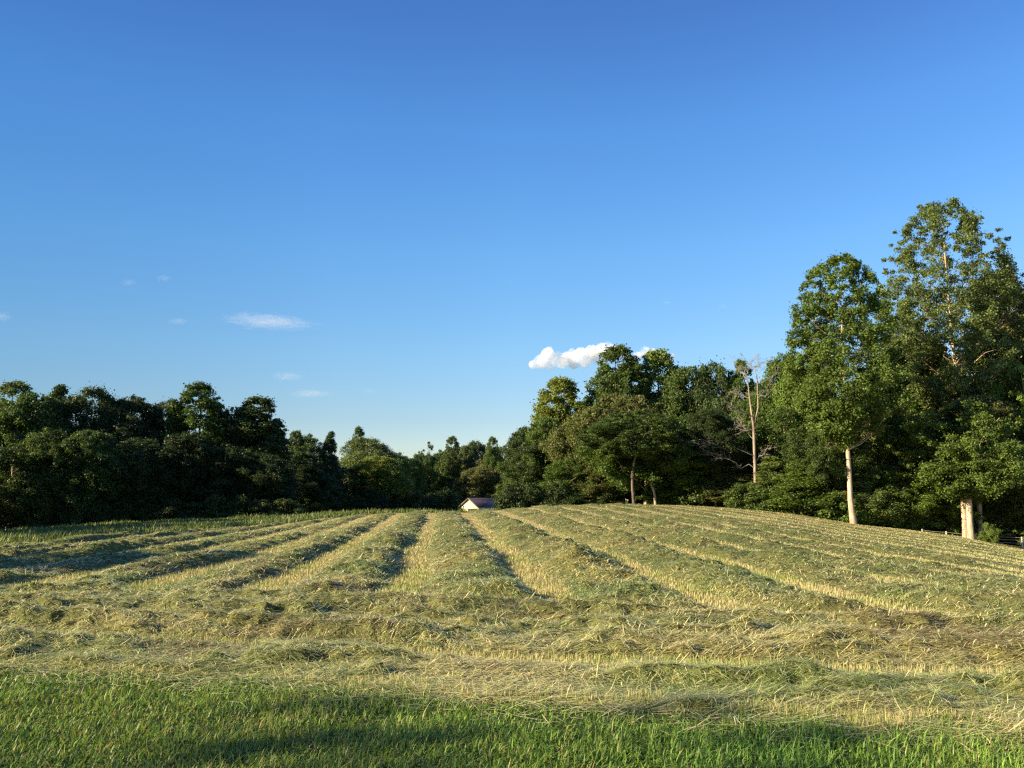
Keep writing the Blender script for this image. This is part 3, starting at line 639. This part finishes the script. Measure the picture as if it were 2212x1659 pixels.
def gen(n, x0, x1, yt, Yf, lab):
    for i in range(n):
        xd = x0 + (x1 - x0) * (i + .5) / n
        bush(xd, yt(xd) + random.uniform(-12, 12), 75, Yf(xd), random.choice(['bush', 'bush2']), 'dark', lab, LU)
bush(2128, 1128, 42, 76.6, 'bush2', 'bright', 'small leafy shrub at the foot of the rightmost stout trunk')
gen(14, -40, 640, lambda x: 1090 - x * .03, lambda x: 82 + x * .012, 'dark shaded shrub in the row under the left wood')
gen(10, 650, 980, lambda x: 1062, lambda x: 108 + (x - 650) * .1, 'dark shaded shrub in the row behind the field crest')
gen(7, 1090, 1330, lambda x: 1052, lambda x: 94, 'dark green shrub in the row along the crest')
# trees left of the frame, whose shadows reach the field
for i, (x, y, H, k_) in enumerate(((-62, 62, 20, 'oak'), (-60, 48, 19, 'oak2'), (-58, 36, 18, 'poplar'), (-57, 24, 15, 'oak3'), (-52, 11.5, 19, 'oak'), (-58, -11, 17, 'poplar2'), (-37, -4.6, 17, 'airy'), (-34, -6.4, 17, 'airy'), (-30, -3.4, 15, 'airy'))):
    H0, W0, mc, mt = PR[k_]; z = float(gz(x, y)); e = empty('broadleaf_tree', (x, y, max(z, -3))); s = H / H0; q_ = 1; e.scale = (s * q_, s * q_, s)
    tag(e, 'tree standing left of the frame shading the field', 'tree', 'trees left of the frame')
    for nm, me in (('trunk', mt), ('crown', mc)):
        o = bpy.data.objects.new(nm, me); COL.objects.link(o); o.parent = e; o.color = (*TINT['mid'], 1)

# ------------------------------------------------------------------ shed
M_wall = simple('shed_wall', (.74, .64, .38), .7, .2, 0, .06, 1.5)
M_roof = simple('shed_roof', (.036, .027, .042), .45, .4, 0, .15, 1.0)
M_trim = simple('shed_trim', (.16, .12, .10)); M_darkw = simple('shed_inside_shade', (.03, .025, .02)); M_white = simple('post_paint', (.55, .50, .42), .8, .2, 0, .2, 8)
def shed():
    Y = 165.; A = dpt(1013, 1076.5, Y); a = R(36); gw, ln, rise, eh = 5.2, 7.4, 1.75, 2.5
    # local x: across gable, local y: along the ridge (away)
    ang = R(-38)
    root = empty('shed', (A[0], Y, A[2] - rise - eh)); root.rotation_euler.z = ang
    tag(root, 'small cream shed with dark purple gable roof beyond the crest', 'shed')
    h = gw / 2; mb = MB()
    V = np.array([[-h, 0, 0], [h, 0, 0], [h, 0, eh], [0, 0, eh + rise], [-h, 0, eh], [-h, ln, 0], [h, ln, 0], [h, ln, eh], [0, ln, eh + rise], [-h, ln, eh]])
    mb.add(V, [(0, 1, 2, 4), (4, 2, 3, 3), (6, 5, 9, 7), (7, 9, 8, 8), (5, 0, 4, 9), (1, 6, 7, 2), (0, 5, 6, 1)])
    me = bpy.data.meshes.new('wall'); me.from_pydata([tuple(v) for v in V], [], [(0, 1, 2, 3, 4), (6, 5, 9, 8, 7), (5, 0, 4, 9), (1, 6, 7, 2)]); me.materials.append(M_wall)
    wl = bpy.data.objects.new('wall', me); COL.objects.link(wl); wl.parent = root
    for sgn in (-1, 1):
        mb = MB(); sl = math.hypot(h, rise); n = np.array([sgn * rise / sl, 0, h / sl])
        e_ = np.array([sgn * h * 1.09, 0, eh - rise * .09]); r_ = np.array([0, 0, eh + rise])
        q = [r_ + n * .03, e_ + n * .03]; V = []
        for p in (r_, e_):
            for yy in (-.3, ln + .3):
                for o_ in (.03, .10): V.append(p + n * o_ + np.array([0, yy, 0]))
        mb.add(np.array(V), [(0, 1, 3, 2), (4, 6, 7, 5), (0, 4, 5, 1), (2, 3, 7, 6), (0, 2, 6, 4), (1, 5, 7, 3)])
        for k2 in range(17):
            yy = -.2 + k2 * (ln + .4) / 16; V = []
            for p in (r_, e_):
                for dy in (-.02, .02):
                    for o_ in (.10, .13): V.append(p + n * o_ + np.array([0, yy + dy, 0]))
            mb.add(np.array(V), [(0, 1, 3, 2), (4, 6, 7, 5), (0, 4, 5, 1), (2, 3, 7, 6), (0, 2, 6, 4), (1, 5, 7, 3)])
        mb.build('roof', M_roof, root)
        mb = MB(); V = []
        for p in (r_ - np.array([0, 0, .02]), e_):
            for yy in (-.34, -.302):
                for o_ in (-.1, .105): V.append(p + n * o_ + np.array([0, yy, 0]))
        mb.add(np.array(V), [(0, 1, 3, 2), (4, 6, 7, 5), (0, 4, 5, 1), (2, 3, 7, 6), (0, 2, 6, 4), (1, 5, 7, 3)]); mb.build('fascia', M_trim, root)
    mb = MB(); mb.box((h * .45, -.02, eh * .44), (h * .95, .05, eh * .88)); mb.build('dark_opening', M_darkw, root)  # near-black slab paints the unlit inside of an open doorway
shed()
# ------------------------------------------------------------------ fence
def fence():
    pts = [(1992, 1144, 78.5), (2044, 1149, 78), (2107, 1154, 77.5), (2207, 1161, 77), (2330, 1172, 76)]
    B = []
    for xd, yt, Y in pts:
        p = dpt(xd, yt, Y); B.append(np.array([p[0], Y, p[2] - 1.15]))
    o0 = B[3]; root = empty('wire_fence', o0); tag(root, 'low wire fence with pale posts below the wood at right', 'fence')
    for b in B:
        mb = MB(); mb.tube([b - o0 + (0, 0, -.4), b - o0 + (0, 0, .3), b - o0 + (0, 0, .8), b - o0 + (0, 0, 1.2)], [.085, .08, .078, .07], 8); mb.build('post', M_white, root, smooth=True)
    for hgt in (.3, .6, .88, 1.12):
        mb = MB()
        for a, b in zip(B[:-1], B[1:]):
            t = np.linspace(0, 1, 6)[:, None]; p = a + (b - a) * t - o0 + np.array([0, -.09, hgt]) - np.array([0, 0, .05]) * np.sin(t * math.pi); mb.tube(p, [.011] * 6, 5)
        mb.build('wire', M_white, root)
fence()
# ------------------------------------------------------------------ clouds
def mk_cloud(name, dens, sc, thr, col=(1, 1, 1)):
    m, t = new_mat(name); tc = N(t, 'ShaderNodeTexCoord'); n = N(t, 'ShaderNodeTexNoise'); n.inputs['Scale'].default_value = sc; n.inputs['Detail'].default_value = 4
    ln_ = N(t, 'ShaderNodeVectorMath', operation='LENGTH'); ma = N(t, 'ShaderNodeMath', operation='SUBTRACT'); ma.inputs[0].default_value = 1.0
    ad = N(t, 'ShaderNodeMath', operation='ADD'); mr = N(t, 'ShaderNodeMapRange'); mr.inputs['From Min'].default_value = thr; mr.inputs['From Max'].default_value = thr + .35; mr.inputs['To Max'].default_value = dens
    pv = N(t, 'ShaderNodeVolumePrincipled'); pv.inputs['Color'].default_value = (*col, 1); pv.inputs['Anisotropy'].default_value = .1
    o = N(t, 'ShaderNodeOutputMaterial'); L = t.links.new
    mw_ = N(t, 'ShaderNodeMath', operation='MULTIPLY'); mw_.inputs[1].default_value = .6; L(ma.outputs[0], mw_.inputs[0])
    L(tc.outputs['Object'], n.inputs[0]); L(tc.outputs['Object'], ln_.inputs[0]); L(ln_.outputs['Value'], ma.inputs[1]); L(mw_.outputs[0], ad.inputs[0]); L(n.outputs[0], ad.inputs[1])
    L(ad.outputs[0], mr.inputs[0]); L(mr.outputs[0], pv.inputs['Density']); L(pv.outputs[0], o.inputs['Volume']); return m
M_wisp = mk_cloud('thin_cloud', .0036, 4.0, .64)
M_cum = mk_cloud('heap_cloud', .05, 3.0, .5)
def ico(sub=4):
    import bmesh
    bm = bmesh.new(); bmesh.ops.create_icosphere(bm, subdivisions=sub, radius=1); V = np.array([v.co[:] for v in bm.verts]); Fc = np.array([[v.index for v in f.verts] for f in bm.faces]); bm.free(); return V, Fc
IV, IF = ico(4)
def cloud(x0, x1, y0, y1, dist, mat, label, tilt=0, flatbase=False, depth=1.0, taper=0.):
    a = dpt(x0, (y0 + y1) / 2, dist); b = dpt(x1, (y0 + y1) / 2, dist); t_ = dpt((x0 + x1) / 2, y0, dist); u_ = dpt((x0 + x1) / 2, y1, dist)
    c_ = (a + b) / 2; W = abs(b[0] - a[0]) / 2; H = abs(t_[2] - u_[2]) / 2
    V = IV * np.stack([1 + 0 * IV[:, 0], 1 + 0 * IV[:, 0], 1 - taper * IV[:, 0]], 1) * (1 + .18 * (fbm(IV[:, 0] * 2 + x0, IV[:, 1] * 2 + IV[:, 2] * 2.3, 5)[:, None] - .5) * 2)
    o = mesh_np('cloud', V, IF, mat); o.location = c_; o.scale = (W, W * depth, H); o.rotation_euler.y = R(tilt)
    return tag(o, label, 'cloud', 'small clouds low in the sky')
cloud(452, 715, 674, 716, 3000, M_wisp, 'long thin tapering cloud high above the left wood', tilt=4, depth=.4, taper=.6)
cloud(575, 668, 800, 826, 3000, M_wisp, 'small wispy cloud above the right end of the left wood', depth=.5)
cloud(612, 732, 838, 862, 3000, M_wisp, 'flat long cloud low over the narrow cone shaped tree', depth=.5)
cloud(778, 818, 838, 854, 3000, M_wisp, 'tiny cloud right of the flat long cloud', depth=.5)
cloud(1425, 1455, 645, 662, 3000, M_wisp, 'faint dot of cloud left of the great pale trunked tree', depth=.5)
cloud(1545, 1580, 655, 670, 3000, M_wisp, 'faint dot of cloud nearest the great pale trunked tree', depth=.5)
cloud(355, 415, 684, 704, 3000, M_wisp, 'small oval cloud left of the long thin cloud', depth=.5)
cloud(-30, 34, 670, 698, 3000, M_wisp, 'small cloud cut by the left edge of the frame', depth=.5)
cloud(1250, 1300, 790, 820, 3000, M_wisp, 'small puff under the big white cloud', depth=.5)
cloud(255, 300, 600, 620, 3000, M_wisp, 'faint scrap of cloud high at the left', depth=.5)
cloud(330, 380, 592, 610, 3000, M_wisp, 'faintest scrap of cloud, highest at the left', depth=.5)
def heap(lobes, label):
    """cumulus: star shaped hull over many round lobes"""
    D0 = 3000; L_ = []
    for x, y, r in lobes:
        p = dpt(x, y, D0); L_.append((p, r / 2212 * 1024 / F * D0))
    c_ = np.mean([p for p, r in L_], 0)
    r_ = np.random.default_rng(3); import bmesh
    V, Fc = [], []; n = 0
    iv, if_ = ico(3)
    for p, r in L_:
        nz = 1 + .35 * (fbm(iv[:, 0] * 2.2 + p[0] * .01, iv[:, 1] * 2.2 + iv[:, 2] * 2.7, 9)[:, None] - .5) * 2
        v = iv * r * nz * np.array([1, 1, .95]) + (p - c_) + np.array([0, r_.normal(0, r * .4), 0]); V.append(v); Fc.append(if_ + n); n += len(v)
    m = M_heap; o = mesh_np('cloud', np.concatenate(V), np.concatenate(Fc), m, smooth=True); o.location = c_
    md = o.modifiers.new('remesh', 'REMESH'); md.mode = 'VOXEL'; md.voxel_size = 3.0; md.use_smooth_shade = True
    return tag(o, label, 'cloud', 'small clouds low in the sky')
def mk_heap():
    m, t = new_mat('heap_cloud_volume'); tc = N(t, 'ShaderNodeTexCoord'); n = N(t, 'ShaderNodeTexNoise'); n.inputs['Scale'].default_value = .022; n.inputs['Detail'].default_value = 3; n.inputs['Roughness'].default_value = .6
    mr = N(t, 'ShaderNodeMapRange'); mr.inputs['From Min'].default_value = .36; mr.inputs['From Max'].default_value = .66; mr.inputs['To Max'].default_value = .045; mr.inputs['To Min'].default_value = 0.001
    pv = N(t, 'ShaderNodeVolumePrincipled'); pv.inputs['Color'].default_value = (1, 1, 1, 1); pv.inputs['Anisotropy'].default_value = 0
    o = N(t, 'ShaderNodeOutputMaterial'); L = t.links.new
    L(tc.outputs['Object'], n.inputs[0]); L(n.outputs[0], mr.inputs[0]); L(mr.outputs[0], pv.inputs['Density']); L(pv.outputs[0], o.inputs['Volume']); return m
M_heap = mk_heap()
heap([(1190, 788, 12), (1215, 786, 13), (1240, 784, 14), (1262, 780, 16), (1152, 788, 10), (1168, 782, 16), (1182, 768, 15), (1186, 757, 9), (1205, 778, 18), (1228, 770, 16), (1236, 762, 10), (1255, 770, 20), (1280, 764, 20), (1302, 760, 20), (1312, 750, 13), (1328, 756, 14), (1300, 775, 18), (1345, 768, 16)], 'brightest white heaped cloud behind the pointed tree')
heap([(1378, 768, 12), (1392, 762, 13), (1410, 760, 10), (1425, 764, 12), (1450, 772, 9)], 'white cloud piece between the pointed and pale trees')
